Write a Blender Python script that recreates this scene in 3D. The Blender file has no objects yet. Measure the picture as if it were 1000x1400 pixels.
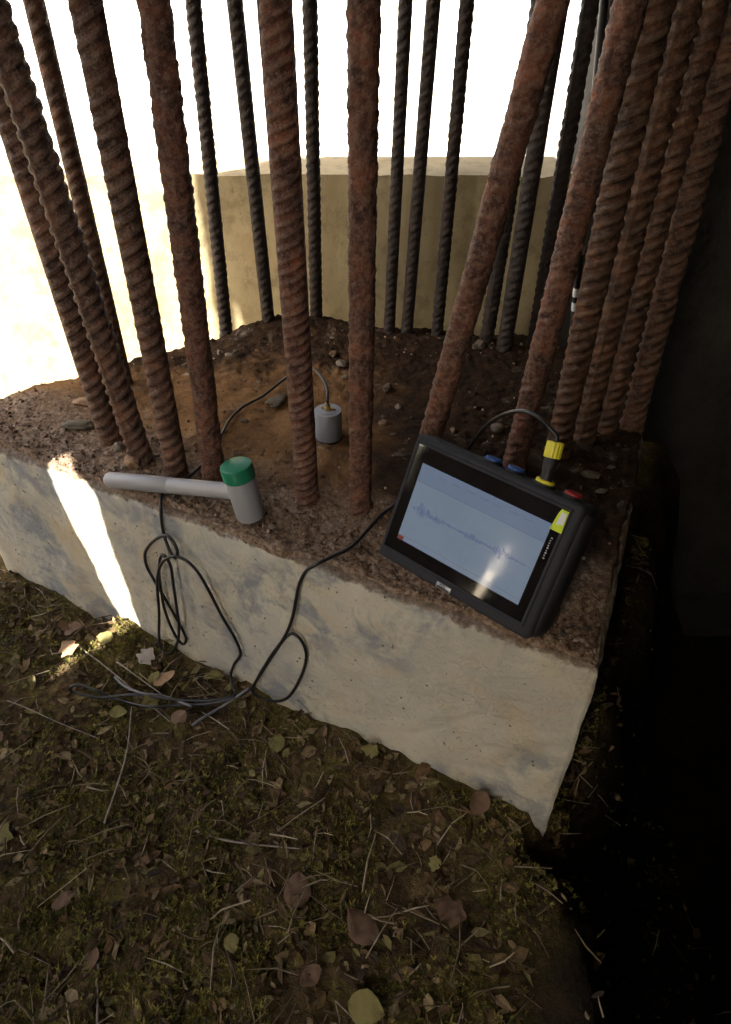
import bpy, bmesh, math, random
from math import sin, cos, pi, radians, sqrt, exp
from mathutils import Vector, Matrix, noise, Quaternion

# ------------------------------------------------------------------ camera, world, sun
scene = bpy.context.scene
COL = scene.collection
cam_d = bpy.data.cameras.new('camera'); cam = bpy.data.objects.new('camera', cam_d); COL.objects.link(cam)
CAM = Vector((0, -.70, .57)); PITCH = radians(39); FPX = 900.0
cam.location = CAM; cam.rotation_euler = (pi / 2 - PITCH, 0, 0)
cam_d.sensor_fit = 'HORIZONTAL'; cam_d.sensor_width = 36; cam_d.lens = 36 * FPX / 1000
cam_d.clip_start = .02; cam_d.clip_end = 500
scene.camera = cam

SUN = Vector((-.62, -.45, .64)).normalized()
world = bpy.data.worlds.new('World'); scene.world = world; world.use_nodes = True
wn = world.node_tree.nodes; wl = world.node_tree.links
sky = wn.new('ShaderNodeTexSky'); sky.sky_type = 'NISHITA'; sky.sun_disc = False
sky.sun_elevation = math.asin(SUN.z); sky.sun_rotation = math.atan2(SUN.x, SUN.y)
sky.air_density = 1.0; sky.dust_density = 6.0; sky.ozone_density = .4
wl.new(sky.outputs[0], wn['Background'].inputs[0]); wn['Background'].inputs[1].default_value = .10
sun_d = bpy.data.lights.new('sun', 'SUN'); sun_d.energy = 5.0; sun_d.angle = radians(.5); sun_d.color = (1, .94, .86)
sun = bpy.data.objects.new('sun', sun_d); COL.objects.link(sun)
sun.rotation_euler = SUN.to_track_quat('Z', 'Y').to_euler(); sun.location = (-3, -3, 4)

scene.render.engine = 'CYCLES'
scene.view_settings.view_transform = 'Standard'; scene.view_settings.look = 'None'
scene.view_settings.gamma = 1; scene.view_settings.use_curve_mapping = False
scene.view_settings.exposure = 2.85
scene.cycles.max_bounces = 6; scene.cycles.diffuse_bounces = 3; scene.cycles.glossy_bounces = 3

random.seed(7)
R = random.Random(11)

# ------------------------------------------------------------------ placing: a direction seen from the camera meets a real plane
def ray(px, py):
    u = (px - 500) / FPX; v = -(py - 700) / FPX
    return Vector((u, cos(PITCH) + v * sin(PITCH), -sin(PITCH) + v * cos(PITCH)))
def on_z(px, py, z=0.0):
    d = ray(px, py); return CAM + d * ((z - CAM.z) / d.z)
def on_plane(px, py, p0, n):
    d = ray(px, py); return CAM + d * ((p0 - CAM).dot(n) / d.dot(n))

# block frame: corner nearest the camera, the front edge and the right edge
CORNER = Vector((.252, -.262, 0)); U = Vector((-.889, .458, 0)).normalized(); NF = Vector((-.458, -.889, 0)).normalized()
def on_front(px, py, off=0.0):
    return on_plane(px, py, CORNER + NF * off, NF)

# ------------------------------------------------------------------ helpers
def link(o, parent=None):
    COL.objects.link(o)
    if parent: o.parent = parent
    return o
def mesh_obj(name, verts, faces, mat, parent=None, smooth=True):
    me = bpy.data.meshes.new(name); me.from_pydata([tuple(v) for v in verts], [], faces); me.update()
    if smooth: me.polygons.foreach_set('use_smooth', [True] * len(me.polygons))
    o = bpy.data.objects.new(name, me)
    if mat: me.materials.append(mat)
    return link(o, parent)
def bm_obj(name, bm, mat, parent=None, smooth=True):
    me = bpy.data.meshes.new(name); bmesh.ops.recalc_face_normals(bm, faces=bm.faces); bm.to_mesh(me); bm.free()
    if smooth: me.polygons.foreach_set('use_smooth', [True] * len(me.polygons))
    me.materials.append(mat)
    return link(bpy.data.objects.new(name, me), parent)
def empty(name, loc=(0, 0, 0)):
    o = bpy.data.objects.new(name, None); o.location = loc; o.empty_display_size = .02
    return link(o)
def tag(o, label=None, cat=None, group=None, kind=None):
    if label: o['label'] = label
    if cat: o['category'] = cat
    if group: o['group'] = group
    if kind: o['kind'] = kind
    return o
def fbm(p, s, o=4):
    return noise.fractal(Vector(p) * s, 1.0, 2.0, o, noise_basis='PERLIN_ORIGINAL')
def smooth(a, b, x):
    t = max(0, min(1, (x - a) / (b - a))); return t * t * (3 - 2 * t)
def tube_data(pts, rad, seg=10, step=.004, cap=True):
    # Catmull-Rom through pts, parallel-transported ring
    P = [Vector(p) for p in pts]; P = [P[0] * 2 - P[1]] + P + [P[-1] * 2 - P[-2]]
    path = []
    for i in range(1, len(P) - 2):
        n = max(2, int((P[i + 1] - P[i]).length / step))
        for k in range(n):
            t = k / n; a, b, c, d = P[i - 1:i + 3]
            path.append(.5 * ((2 * b) + (c - a) * t + (2 * a - 5 * b + 4 * c - d) * t * t + (3 * b - a - 3 * c + d) * t ** 3))
    path.append(P[-2])
    V = []; F = []
    t0 = (path[1] - path[0]).normalized(); nrm = t0.orthogonal().normalized()
    N = len(path)
    for i, p in enumerate(path):
        t = (path[min(i + 1, N - 1)] - path[max(i - 1, 0)]).normalized()
        nrm = (nrm - t * nrm.dot(t)).normalized(); bn = t.cross(nrm)
        r = rad(i / (N - 1)) if callable(rad) else rad
        for k in range(seg):
            a = 2 * pi * k / seg; V.append(p + (nrm * cos(a) + bn * sin(a)) * r)
    for i in range(N - 1):
        for k in range(seg):
            F.append((i * seg + k, i * seg + (k + 1) % seg, (i + 1) * seg + (k + 1) % seg, (i + 1) * seg + k))
    if cap:
        F.append(tuple(range(seg - 1, -1, -1))); F.append(tuple((N - 1) * seg + k for k in range(seg)))
    return V, F
def lathe(name, prof, mat, parent=None, seg=40, mtx=None, smooth_=True):
    V = []; F = []
    for r, z in prof:
        for k in range(seg): V.append(Vector((r * cos(2 * pi * k / seg), r * sin(2 * pi * k / seg), z)))
    n = len(prof)
    for i in range(n - 1):
        for k in range(seg):
            F.append((i * seg + k, i * seg + (k + 1) % seg, (i + 1) * seg + (k + 1) % seg, (i + 1) * seg + k))
    F.append(tuple(range(seg - 1, -1, -1))); F.append(tuple((n - 1) * seg + k for k in range(seg)))
    if mtx: V = [mtx @ v for v in V]
    o = mesh_obj(name, V, F, mat, parent, smooth_)
    if smooth_:
        try: o.data.set_sharp_from_angle(angle=radians(35))
        except Exception: pass
    return o
def rbox(name, lo, hi, bev, mat, parent=None, seg=3):
    bm = bmesh.new(); bmesh.ops.create_cube(bm, size=1)
    for v in bm.verts:
        v.co = Vector([(lo[i] + hi[i]) / 2 + v.co[i] * (hi[i] - lo[i]) for i in range(3)])
    if bev > 0: bmesh.ops.bevel(bm, geom=bm.edges[:], offset=bev, segments=seg, profile=.5, affect='EDGES')
    o = bm_obj(name, bm, mat, parent, bev > 0)
    return o
def poly_prism(name, pts, axis_fn, t, mat, parent=None):
    # 2-D outline -> closed slab; axis_fn(a, b, c) gives the 3-D point
    n = len(pts)
    V = [axis_fn(a, b, 0) for a, b in pts] + [axis_fn(a, b, t) for a, b in pts]
    F = [tuple(range(n - 1, -1, -1)), tuple(range(n, 2 * n))] + [(i, (i + 1) % n, n + (i + 1) % n, n + i) for i in range(n)]
    o = mesh_obj(name, V, F, mat, parent, False)
    bm = bmesh.new(); bm.from_mesh(o.data); bmesh.ops.recalc_face_normals(bm, faces=bm.faces); bm.to_mesh(o.data); bm.free()
    return o

# ------------------------------------------------------------------ materials
class M:
    def __init__(s, name):
        s.m = bpy.data.materials.new(name); s.m.use_nodes = True; s.n = s.m.node_tree.nodes; s.l = s.m.node_tree.links
        s.b = s.n['Principled BSDF']; s.tc = s.n.new('ShaderNodeTexCoord')
    def noise(s, scale, detail=5, rough=.55, src='Object', dist=0, stretch=None):
        t = s.n.new('ShaderNodeTexNoise'); t.inputs['Scale'].default_value = scale; t.inputs['Detail'].default_value = min(detail, 2 if scale > 150 else 4)
        t.inputs['Roughness'].default_value = rough; t.inputs['Distortion'].default_value = dist
        o = s.tc.outputs[src]
        if stretch:
            mp = s.n.new('ShaderNodeMapping'); mp.inputs['Scale'].default_value = stretch; s.l.new(o, mp.inputs[0]); o = mp.outputs[0]
        s.l.new(o, t.inputs['Vector']); return t.outputs['Fac']
    def voro(s, scale, feature='F1', rnd=1.0):
        t = s.n.new('ShaderNodeTexVoronoi'); t.inputs['Scale'].default_value = scale; t.feature = feature; t.inputs['Randomness'].default_value = rnd
        s.l.new(s.tc.outputs['Object'], t.inputs['Vector']); return t.outputs['Distance']
    def ramp(s, fac, stops, interp='LINEAR'):
        r = s.n.new('ShaderNodeValToRGB'); cr = r.color_ramp; cr.interpolation = interp
        while len(cr.elements) < len(stops): cr.elements.new(.5)
        for e, (p, c) in zip(cr.elements, stops):
            e.position = p; e.color = (c, c, c, 1) if isinstance(c, (int, float)) else (*c, 1)
        s.l.new(fac, r.inputs[0]); return r.outputs[0]
    def mix(s, fac, a, b, mode='MIX'):
        x = s.n.new('ShaderNodeMix'); x.data_type = 'RGBA'; x.blend_type = mode
        for sock, v in ((x.inputs[0], fac), (x.inputs[6], a), (x.inputs[7], b)):
            if hasattr(v, 'links'): s.l.new(v, sock)
            elif isinstance(v, (int, float)): sock.default_value = v
            else: sock.default_value = (*v, 1)
        return x.outputs[2]
    def math(s, op, a, b=None):
        x = s.n.new('ShaderNodeMath'); x.operation = op
        for i, v in enumerate((a, b)):
            if v is None: continue
            if hasattr(v, 'links'): s.l.new(v, x.inputs[i])
            else: x.inputs[i].default_value = v
        return x.outputs[0]
    def sep(s, src='Object'):
        x = s.n.new('ShaderNodeSeparateXYZ'); s.l.new(s.tc.outputs[src], x.inputs[0]); return x.outputs
    def bump(s, h, strength=.5, dist=.002):
        b = s.n.new('ShaderNodeBump'); b.inputs['Strength'].default_value = strength; b.inputs['Distance'].default_value = dist
        prev = s.b.inputs['Normal'].links
        if prev: s.l.new(prev[0].from_socket, b.inputs['Normal'])
        s.l.new(h, b.inputs['Height']); s.l.new(b.outputs[0], s.b.inputs['Normal'])
    def col(s, c):
        if hasattr(c, 'links'): s.l.new(c, s.b.inputs['Base Color'])
        else: s.b.inputs['Base Color'].default_value = (*c, 1)
    def rough(s, r):
        if hasattr(r, 'links'): s.l.new(r, s.b.inputs['Roughness'])
        else: s.b.inputs['Roughness'].default_value = r
def plain(name, c, r=.5, metal=0, var=.12, bump=.0, bscale=300, spec=.5):
    k = M(name); f = k.noise(25, 6, .6)
    k.col(k.mix(f, tuple(x * (1 - var) for x in c), tuple(min(1, x * (1 + var)) for x in c)))
    k.rough(k.ramp(k.noise(60, 4), [(.3, max(.02, r - .08)), (.7, min(1, r + .1))])); k.b.inputs['Metallic'].default_value = metal
    k.b.inputs['Specular IOR Level'].default_value = spec
    if bump: k.bump(k.noise(bscale, 3), bump, .0006)
    return k.m

def rust_mat(name, dark, mid, hot, dust, seed):
    k = M(name); tc = k.tc
    oi = k.n.new('ShaderNodeObjectInfo'); add = k.n.new('ShaderNodeVectorMath'); add.operation = 'ADD'
    mu = k.n.new('ShaderNodeMath'); mu.operation = 'MULTIPLY'; mu.inputs[1].default_value = 37; k.l.new(oi.outputs['Random'], mu.inputs[0])
    k.l.new(tc.outputs['Object'], add.inputs[0]); k.l.new(mu.outputs[0], add.inputs[1])
    class T: outputs = {'Object': add.outputs[0]}
    k.tc = T
    a = k.ramp(k.noise(38, 8, .68), [(.36, dark), (.52, mid), (.68, hot)])
    d = k.ramp(k.noise(85, 6, .75), [(.50, 0.0), (.66, .65)])
    a = k.mix(d, a, dust)
    g = k.n.new('ShaderNodeNewGeometry'); pt = k.ramp(g.outputs['Pointiness'], [(.495, 0.0), (.55, .6)])
    a = k.mix(pt, a, dust)
    sp = k.ramp(k.noise(340, 2, .7), [(.56, 0.0), (.68, .55)]); a = k.mix(sp, a, dust)
    dk = k.ramp(k.noise(70, 5, .7), [(.36, .6), (.46, 0.0)]); a = k.mix(dk, a, tuple(x * .45 for x in dark))
    k.col(a); k.rough(k.ramp(k.noise(90, 5), [(.3, .62), (.7, .92)])); k.b.inputs['Specular IOR Level'].default_value = .35
    k.bump(k.noise(300, 6, .8), .9, .0015)
    return k.m
MAT = {}
MAT['rust'] = rust_mat('rust brown', (.025, .011, .006), (.072, .029, .015), (.16, .060, .025), (.18, .115, .075), 0)
MAT['rust_red'] = rust_mat('rust red', (.028, .010, .0055), (.085, .027, .013), (.175, .055, .022), (.19, .118, .080), 1)
MAT['rust_orange'] = rust_mat('rust orange', (.020, .007, .0035), (.056, .020, .008), (.145, .052, .017), (.12, .075, .042), 2)
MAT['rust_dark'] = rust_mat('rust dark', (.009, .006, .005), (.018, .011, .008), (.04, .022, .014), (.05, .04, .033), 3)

k = M('near-black shade wall'); k.col(k.ramp(k.noise(7, 6, .7), [(.3, (.010, .009, .007)), (.7, (.038, .034, .026))])); k.rough(.92); k.bump(k.noise(40, 6), .6, .006); MAT['shade_dark'] = k.m  # near-black wall colour with deep shade put into it
# cast concrete with a thin cream limewash, stained
k = M('limewashed concrete')
big = k.noise(5.5, 6, .6); a = k.ramp(big, [(.30, (.39, .375, .315)), (.50, (.47, .44, .345)), (.68, (.50, .445, .315))])
och = k.ramp(k.noise(9, 7, .65, dist=.6), [(.50, 0.0), (.64, .7)]); a = k.mix(k.math('MULTIPLY', och, .75), a, (.45, .345, .20))
gry = k.ramp(k.noise(13, 9, .72, dist=.4), [(.45, 0.0), (.60, .9)]); gry = k.math('MULTIPLY', gry, k.ramp(k.noise(4.2, 3, .5), [(.42, .15), (.54, 1.0)])); a = k.mix(gry, a, (.215, .23, .235))
spk = k.ramp(k.noise(95, 6, .8), [(.58, 0.0), (.66, .7)]); spk = k.math('MULTIPLY', spk, k.ramp(k.noise(6, 3, .5), [(.42, .1), (.56, 1.0)])); a = k.mix(spk, a, (.21, .195, .17))
hole = k.ramp(k.voro(85), [(.10, 1.0), (.16, 0.0)]); sel = k.ramp(k.noise(30, 2), [(.57, 0.0), (.60, 1.0)])
hm = k.math('MULTIPLY', hole, sel); a = k.mix(hm, a, (.12, .105, .08))
st = k.ramp(k.noise(14, 5, .6, stretch=(1, 1, .12)), [(.58, 0.0), (.72, .35)]); a = k.mix(st, a, (.36, .27, .16))
x, y, z = k.sep()
lipz = k.math('ADD', z, .0135); lipz = k.math('ADD', lipz, k.math('MULTIPLY', k.math('SUBTRACT', k.noise(34, 5, .7), .5), .034))
lip = k.ramp(lipz, [(.0, 0.0), (.005, .92)])
a = k.mix(lip, a, k.ramp(k.noise(150, 5, .7), [(.35, (.045, .03, .02)), (.55, (.13, .088, .058)), (.7, (.22, .175, .13))]))
k.col(a); k.rough(.9); k.b.inputs['Specular IOR Level'].default_value = .25
k.bump(k.noise(28, 8, .7), .6, .008); k.bump(k.noise(260, 5, .65), .45, .0012); k.bump(k.math('MULTIPLY', hm, -1.0), .8, .004)
MAT['concrete'] = k.m

# dirt-covered broken top of the block
k = M('dirty block top'); x, y, z = k.sep()
sand = k.ramp(k.noise(16, 8, .65), [(.3, (.09, .044, .017)), (.55, (.165, .086, .032)), (.75, (.23, .135, .06))])
grit = k.ramp(k.noise(150, 7, .72), [(.32, (.05, .031, .020)), (.46, (.15, .098, .062)), (.60, (.24, .175, .12)), (.74, (.36, .29, .22))])
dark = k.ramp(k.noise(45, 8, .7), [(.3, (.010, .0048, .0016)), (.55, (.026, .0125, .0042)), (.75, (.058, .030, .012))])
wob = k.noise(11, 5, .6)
fd = k.math('ADD', k.math('MULTIPLY', x, .458), k.math('MULTIPLY', y, .889))      # metres behind the front edge (+const)
fd = k.math('ADD', fd, .1175)
fm = k.ramp(k.math('ADD', fd, k.math('MULTIPLY', k.math('SUBTRACT', wob, .5), .16)), [(.10, 1.0), (.17, 0.0)])
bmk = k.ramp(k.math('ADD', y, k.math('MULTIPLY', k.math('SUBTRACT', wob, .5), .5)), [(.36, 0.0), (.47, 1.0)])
rmk = k.ramp(k.math('ADD', k.math('ADD', x, .10), k.math('MULTIPLY', k.math('SUBTRACT', wob, .5), .35)), [(.05, 0.0), (.15, 1.0)])  # dark soil toward the right, deepened so its colour also carries the shade
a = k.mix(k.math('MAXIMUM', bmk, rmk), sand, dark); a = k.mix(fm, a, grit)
pale = k.ramp(k.noise(23, 8, .7, dist=.5), [(.60, 0.0), (.70, .65)]); a = k.mix(k.math('MULTIPLY', pale, .6), a, (.27, .235, .19))
crk = k.ramp(k.noise(60, 8, .75), [(.33, .8), (.42, 0.0)]); a = k.mix(crk, a, (.035, .022, .014))
k.col(a); k.rough(.95); k.b.inputs['Specular IOR Level'].default_value = .2
k.bump(k.noise(130, 8, .72), .9, .004); k.bump(k.noise(500, 4, .6), .5, .001)
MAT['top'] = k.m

k = M('cream plaster'); a = k.ramp(k.noise(4, 7, .65), [(.3, (.27, .215, .115)), (.6, (.37, .305, .175)), (.8, (.30, .22, .11))])
s_ = k.ramp(k.noise(20, 7, .7), [(.50, 0.0), (.64, .6)]); a = k.mix(s_, a, (.17, .135, .07))
k.col(a); k.rough(.92); k.bump(k.noise(60, 7, .65), .4, .004); MAT['plaster'] = k.m
k = M('white render'); k.col(k.ramp(k.noise(3, 6), [(.3, (.68, .67, .63)), (.7, (.80, .79, .75))])); k.rough(.9); k.bump(k.noise(80, 5), .3, .003); MAT['white'] = k.m
k = M('old dark concrete'); k.col(k.ramp(k.noise(5, 6, .65), [(.3, (.07, .065, .055)), (.7, (.15, .135, .11))])); k.rough(.9); k.bump(k.noise(50, 6), .4, .004); MAT['oldconc'] = k.m
k = M('pale yard concrete'); k.col(k.ramp(k.noise(2.5, 9, .7), [(.3, (.40, .38, .33)), (.7, (.56, .53, .46))])); k.rough(.9); k.bump(k.noise(50, 7), .4, .004); MAT['yard'] = k.m

k = M('litter soil'); x, y, z = k.sep()
a = k.ramp(k.noise(30, 9, .72), [(.3, (.022, .015, .008)), (.5, (.06, .040, .018)), (.66, (.12, .085, .035)), (.8, (.17, .13, .07))])
mo = k.ramp(k.noise(9, 7, .7), [(.46, 0.0), (.60, .8)]); a = k.mix(mo, a, k.ramp(k.noise(120, 5, .7), [(.3, (.035, .032, .008)), (.7, (.14, .115, .028))]))
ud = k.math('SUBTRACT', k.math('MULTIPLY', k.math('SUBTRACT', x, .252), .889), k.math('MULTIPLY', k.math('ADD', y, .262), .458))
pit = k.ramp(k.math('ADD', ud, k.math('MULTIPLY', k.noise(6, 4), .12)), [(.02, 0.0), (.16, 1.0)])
a = k.mix(pit, a, k.ramp(k.noise(22, 8, .7), [(.3, (.004, .003, .002)), (.7, (.016, .012, .008))]))  # near-black past the block's right side: deep shade put into the soil colour
k.col(a); k.rough(.97); k.b.inputs['Specular IOR Level'].default_value = .15
k.bump(k.noise(110, 8, .72), 1.0, .006); MAT['soil'] = k.m

def attr_mat(name, r=.85, bump=.3):
    k = M(name); at = k.n.new('ShaderNodeAttribute'); at.attribute_name = 'tint'
    v = k.ramp(k.noise(160, 5, .65), [(.3, .55), (.7, 1.15)]); k.col(k.mix(1.0, at.outputs['Color'], v, 'MULTIPLY')); k.rough(r)
    k.b.inputs['Specular IOR Level'].default_value = .25; k.bump(k.noise(400, 4), bump, .001); return k.m
MAT['litter'] = attr_mat('leaf litter'); MAT['grit'] = attr_mat('grit', .95, .6)
def leaf_mat(name, c1, c2):
    k = M(name); a = k.ramp(k.noise(70, 7, .7), [(.3, c1), (.7, c2)]); sp = k.ramp(k.noise(240, 4), [(.62, 0.0), (.7, .6)])
    k.col(k.mix(sp, a, tuple(v * .35 for v in c1))); k.rough(.75); k.bump(k.noise(150, 6), .5, .001); return k.m
MAT['leaf_pale'] = leaf_mat('pale dead leaf', (.36, .31, .27), (.55, .50, .45))
MAT['leaf_tan'] = leaf_mat('tan dead leaf', (.20, .12, .06), (.34, .22, .12))
MAT['leaf_brown'] = leaf_mat('brown dead leaf', (.075, .042, .022), (.15, .085, .045))
MAT['leaf_olive'] = leaf_mat('olive leaf', (.10, .085, .02), (.20, .17, .05))
MAT['leaf_green'] = leaf_mat('green leaf', (.07, .14, .02), (.16, .24, .04))
MAT['twig'] = leaf_mat('twig bark', (.11, .09, .07), (.26, .22, .18))
MAT['stone'] = leaf_mat('pale rubble', (.13, .105, .075), (.26, .215, .165))
MAT['stone_dim'] = leaf_mat('dim rubble', (.07, .054, .036), (.15, .118, .082))  # darker copy of the pale rubble, for behind the bars and at right
MAT['mortar_dim'] = leaf_mat('dim ochre crumb', (.08, .042, .018), (.15, .09, .042))  # darker copy of the ochre mortar, for behind the bars
MAT['stone_dark'] = leaf_mat('dark rubble', (.05, .038, .022), (.10, .08, .045))
MAT['mortar'] = leaf_mat('ochre mortar crumb', (.16, .085, .04), (.28, .17, .085))

MAT['housing'] = plain('charcoal moulded plastic', (.020, .021, .025), .68, bump=.35, bscale=900, spec=.3)
MAT['housing_black'] = plain('black rubber', (.008, .008, .009), .6, bump=.2, bscale=600)
k = M('black display glass'); k.col((.004, .004, .005)); k.rough(k.ramp(k.noise(14, 6, .6), [(.4, .03), (.75, .14)])); k.b.inputs['IOR'].default_value = 1.75; MAT['glass'] = k.m
def lcd(name, c, e):
    k = M(name); k.col((.01, .01, .012)); k.rough(k.ramp(k.noise(14, 6, .6), [(.4, .05), (.75, .16)]))
    f = k.noise(16, 4, .5); k.l.new(k.mix(f, tuple(v * .86 for v in c), tuple(min(1, v * 1.1) for v in c)), k.b.inputs['Emission Color'])
    k.b.inputs['Emission Strength'].default_value = e; k.b.inputs['IOR'].default_value = 1.75; return k.m
SE = .034
MAT['lcd'] = lcd('lit display', (.58, .73, 1.0), SE)
MAT['lcd_bar'] = lcd('display toolbar', (.50, .65, .97), SE * .95)
MAT['lcd_line'] = lcd('display thin line', (.46, .53, .72), SE * .9)
MAT['lcd_icon'] = lcd('display soft text', (.47, .56, .86), SE * .9)
MAT['lcd_blue'] = lcd('display blue trace', (.44, .53, .95), SE * .85)
MAT['lcd_red'] = lcd('display red button', (.75, .18, .12), SE * .7)
MAT['blue'] = plain('blue cap', (.012, .06, .22), .45)
MAT['yellow'] = plain('yellow plastic', (.62, .56, .03), .45)
MAT['lime'] = plain('lime tag', (.50, .62, .02), .5)
MAT['tagwhite'] = plain('white tag', (.62, .62, .62), .5)
MAT['red'] = plain('red cap', (.25, .015, .012), .45)
MAT['badge'] = plain('silver badge', (.30, .30, .30), .4, metal=.6)
MAT['marks'] = plain('grey print', (.30, .30, .29), .6)
MAT['pvc'] = plain('grey painted tube', (.27, .265, .26), .42, var=.07, bump=.08)
MAT['pvc_light'] = plain('grey tube sleeve', (.33, .325, .32), .38, var=.07, bump=.08)
MAT['green'] = plain('green plastic tip', (.012, .17, .085), .42, var=.15)
MAT['alu'] = plain('grey anodised body', (.27, .285, .30), .42, metal=.25, var=.08)
MAT['brass'] = plain('brass fitting', (.45, .32, .14), .35, metal=.9)
MAT['cable'] = plain('black cable jacket', (.010, .010, .011), .42)
MAT['wire'] = plain('grey wire', (.14, .14, .15), .45)
MAT['rodblack'] = plain('black rod', (.008, .008, .009), .5)
MAT['rodwhite'] = plain('white band', (.72, .72, .70), .5)
MAT['rodolive'] = plain('olive band', (.20, .19, .08), .5)
k = M('weathered board'); a = k.ramp(k.noise(9, 7, .65, stretch=(6, 6, .5)), [(.3, (.09, .065, .045)), (.7, (.21, .16, .115))]); k.col(a); k.rough(.85)
k.bump(k.noise(12, 7, .7, stretch=(10, 10, .6)), .5, .003); MAT['board'] = k.m

# ------------------------------------------------------------------ ground, yard, walls
def udist(x, y): return (x - CORNER.x) * .889 - (y - CORNER.y) * .458
def fdist(x, y): return -((x - CORNER.x) * NF.x + (y - CORNER.y) * NF.y)     # metres behind the front plane
def ground_z(x, y):
    u = udist(x, y); f = fdist(x, y)
    z = -.345 + .016 * fbm((x, y, 0), 3.5, 3)
    z += .017 * exp(-max(0, -f) / .06) * (.6 + fbm((x, y, 5), 9, 3)) if f < .05 else 0    # soil heaped against the block
    near = exp(-((x * x + (y + .1) ** 2) / 1.6))
    z += near * (.017 * fbm((x, y, 2), 20, 3) + .006 * fbm((x, y, 9), 60, 2))
    z += -.75 * smooth(.0, .24, u - .07 * smooth(0, .12, -f) + (.10 if f < 0 else .04) * fbm((x, y, 3), 6, 4))
    z += 2.3 * smooth(.42, 1.0, u + .12 * fbm((x, y, 4), 3, 3)) + .05 * smooth(.5, 1, u) * fbm((x, y, 1), 6, 4)
    return z
def axis(c, n, fine, far):
    out = []; k_ = math.asinh(far / fine)
    for i in range(n + 1):
        t = 2 * i / n - 1; out.append(c + fine * math.sinh(k_ * t))
    return out
gx = axis(-.05, 300, .55, 60); gy = axis(-.10, 300, .55, 60)
V = [(x, y, ground_z(x, y)) for y in gy for x in gx]; n = len(gx)
F = [(j * n + i, j * n + i + 1, (j + 1) * n + i + 1, (j + 1) * n + i) for j in range(n - 1) for i in range(n - 1)]
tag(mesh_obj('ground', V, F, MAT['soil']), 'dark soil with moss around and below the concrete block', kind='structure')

# pale paved yard behind and to the left, in full sun
yp = [(-9, .55), (-.72, .50), (-.60, .82), (.60, .82), (3.0, 5.3), (3.0, 9), (-9, 9)]
V = [(x, y, -.285) for x, y in yp] + [(x, y, -.42) for x, y in yp]; m_ = len(yp)
F = [tuple(range(m_))] + [(i, m_ + i, m_ + (i + 1) % m_, (i + 1) % m_) for i in range(m_)]
tag(mesh_obj('yard', V, F, MAT['yard'], None, False), 'sunlit pale concrete yard behind the rusty bars', kind='structure')

yp = [(-7, -9), (.30, -9), (.30, -1.52), (-1.05, -1.52), (-1.3, -2.2), (-7, -1.6)]  # pale slab added in the sun to bounce warm light onto the block face
V = [(x, y, -.29) for x, y in yp] + [(x, y, -.45) for x, y in yp]; m_ = len(yp)
F = [tuple(range(m_))] + [(i, m_ + i, m_ + (i + 1) % m_, (i + 1) % m_) for i in range(m_)]
tag(mesh_obj('yard', V, F, MAT['yard'], None, False), 'pale concrete slab added in front to bounce sun onto the block', kind='structure')

# low cream wall behind the bars
def rough_wall(name, x0, x1, y0, y1, z0, z1, mat, amp=.004, st=.02):
    nx = max(2, int((x1 - x0) / st)); nz = max(2, int((z1 - z0) / st)); V = []; F = []
    for j in range(nz + 1):
        for i in range(nx + 1):
            x = x0 + (x1 - x0) * i / nx; z = z0 + (z1 - z0) * j / nz
            rz = z + (amp * 1.6 * fbm((x, 0, z), 8, 3) if j == nz else 0)
            V.append((x, y0 + amp * fbm((x, 3, z), 6, 4), rz))
    b = len(V)
    for i in range(nx + 1): V.append((x0 + (x1 - x0) * i / nx, y1, z1))
    for i in range(nx + 1): V.append((x0 + (x1 - x0) * i / nx, y1, z0))
    w = nx + 1
    for j in range(nz):
        for i in range(nx): F.append((j * w + i, j * w + i + 1, (j + 1) * w + i + 1, (j + 1) * w + i))
    for i in range(nx):
        F.append((nz * w + i, nz * w + i + 1, b + i + 1, b + i)); F.append((b + i, b + i + 1, b + w + i + 1, b + w + i))
    F.append(tuple([j * w for j in range(nz + 1)] + [b, b + w])); F.append(tuple([j * w + nx for j in range(nz, -1, -1)] + [b + w + nx, b + nx]))
    return mesh_obj(name, V, F, mat, None, True)
w = rough_wall('low_wall', -2.6, .41, .72, .90, -.6, .27, MAT['plaster'])
w.data.set_sharp_from_angle(angle=radians(50))
tag(w, 'low cream plastered wall running behind the ring of bars', 'wall')
w = rough_wall('boundary_wall', -9, 3.2, 5.2, 5.4, -.6, 1.5, MAT['white'], .01, .1); w.data.set_sharp_from_angle(angle=radians(50))
tag(w, 'tall white rendered wall in full sun across the yard', 'wall')

# concrete shelter roof and walls, added to keep light off the right side
sh = empty('light_blocker', (1.4, 1, -.3)); tag(sh, 'concrete shelter roof and walls added to darken the right side', 'light_blocker')
o = rbox('added_roof', (-1.12, -1.5, 1.75), (4.6, 3.3, 1.92), .01, MAT['oldconc']); o.parent = sh; o.matrix_parent_inverse = sh.matrix_basis.inverted()
o = rbox('added_rear_wall', (-.36, -1.50, -1.2), (4.5, -1.36, 1.751), .01, MAT['oldconc']); o.parent = sh; o.matrix_parent_inverse = sh.matrix_basis.inverted()  # added behind the camera to cut the front light on the right
o = rbox('added_side_wall', (.412, .715, -1.3), (4.5, .86, 1.751), .01, MAT['shade_dark']); o.parent = sh; o.matrix_parent_inverse = sh.matrix_basis.inverted()  # added at back right to block light, coloured near-black for shade
for cx_, cy_ in ((1.95, -.7), (1.95, 2.0)):
    o = rbox('column', (cx_ - .12, cy_ - .12, .4), (cx_ + .12, cy_ + .12, 1.752), .01, MAT['oldconc']); o.parent = sh; o.matrix_parent_inverse = sh.matrix_basis.inverted()

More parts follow.
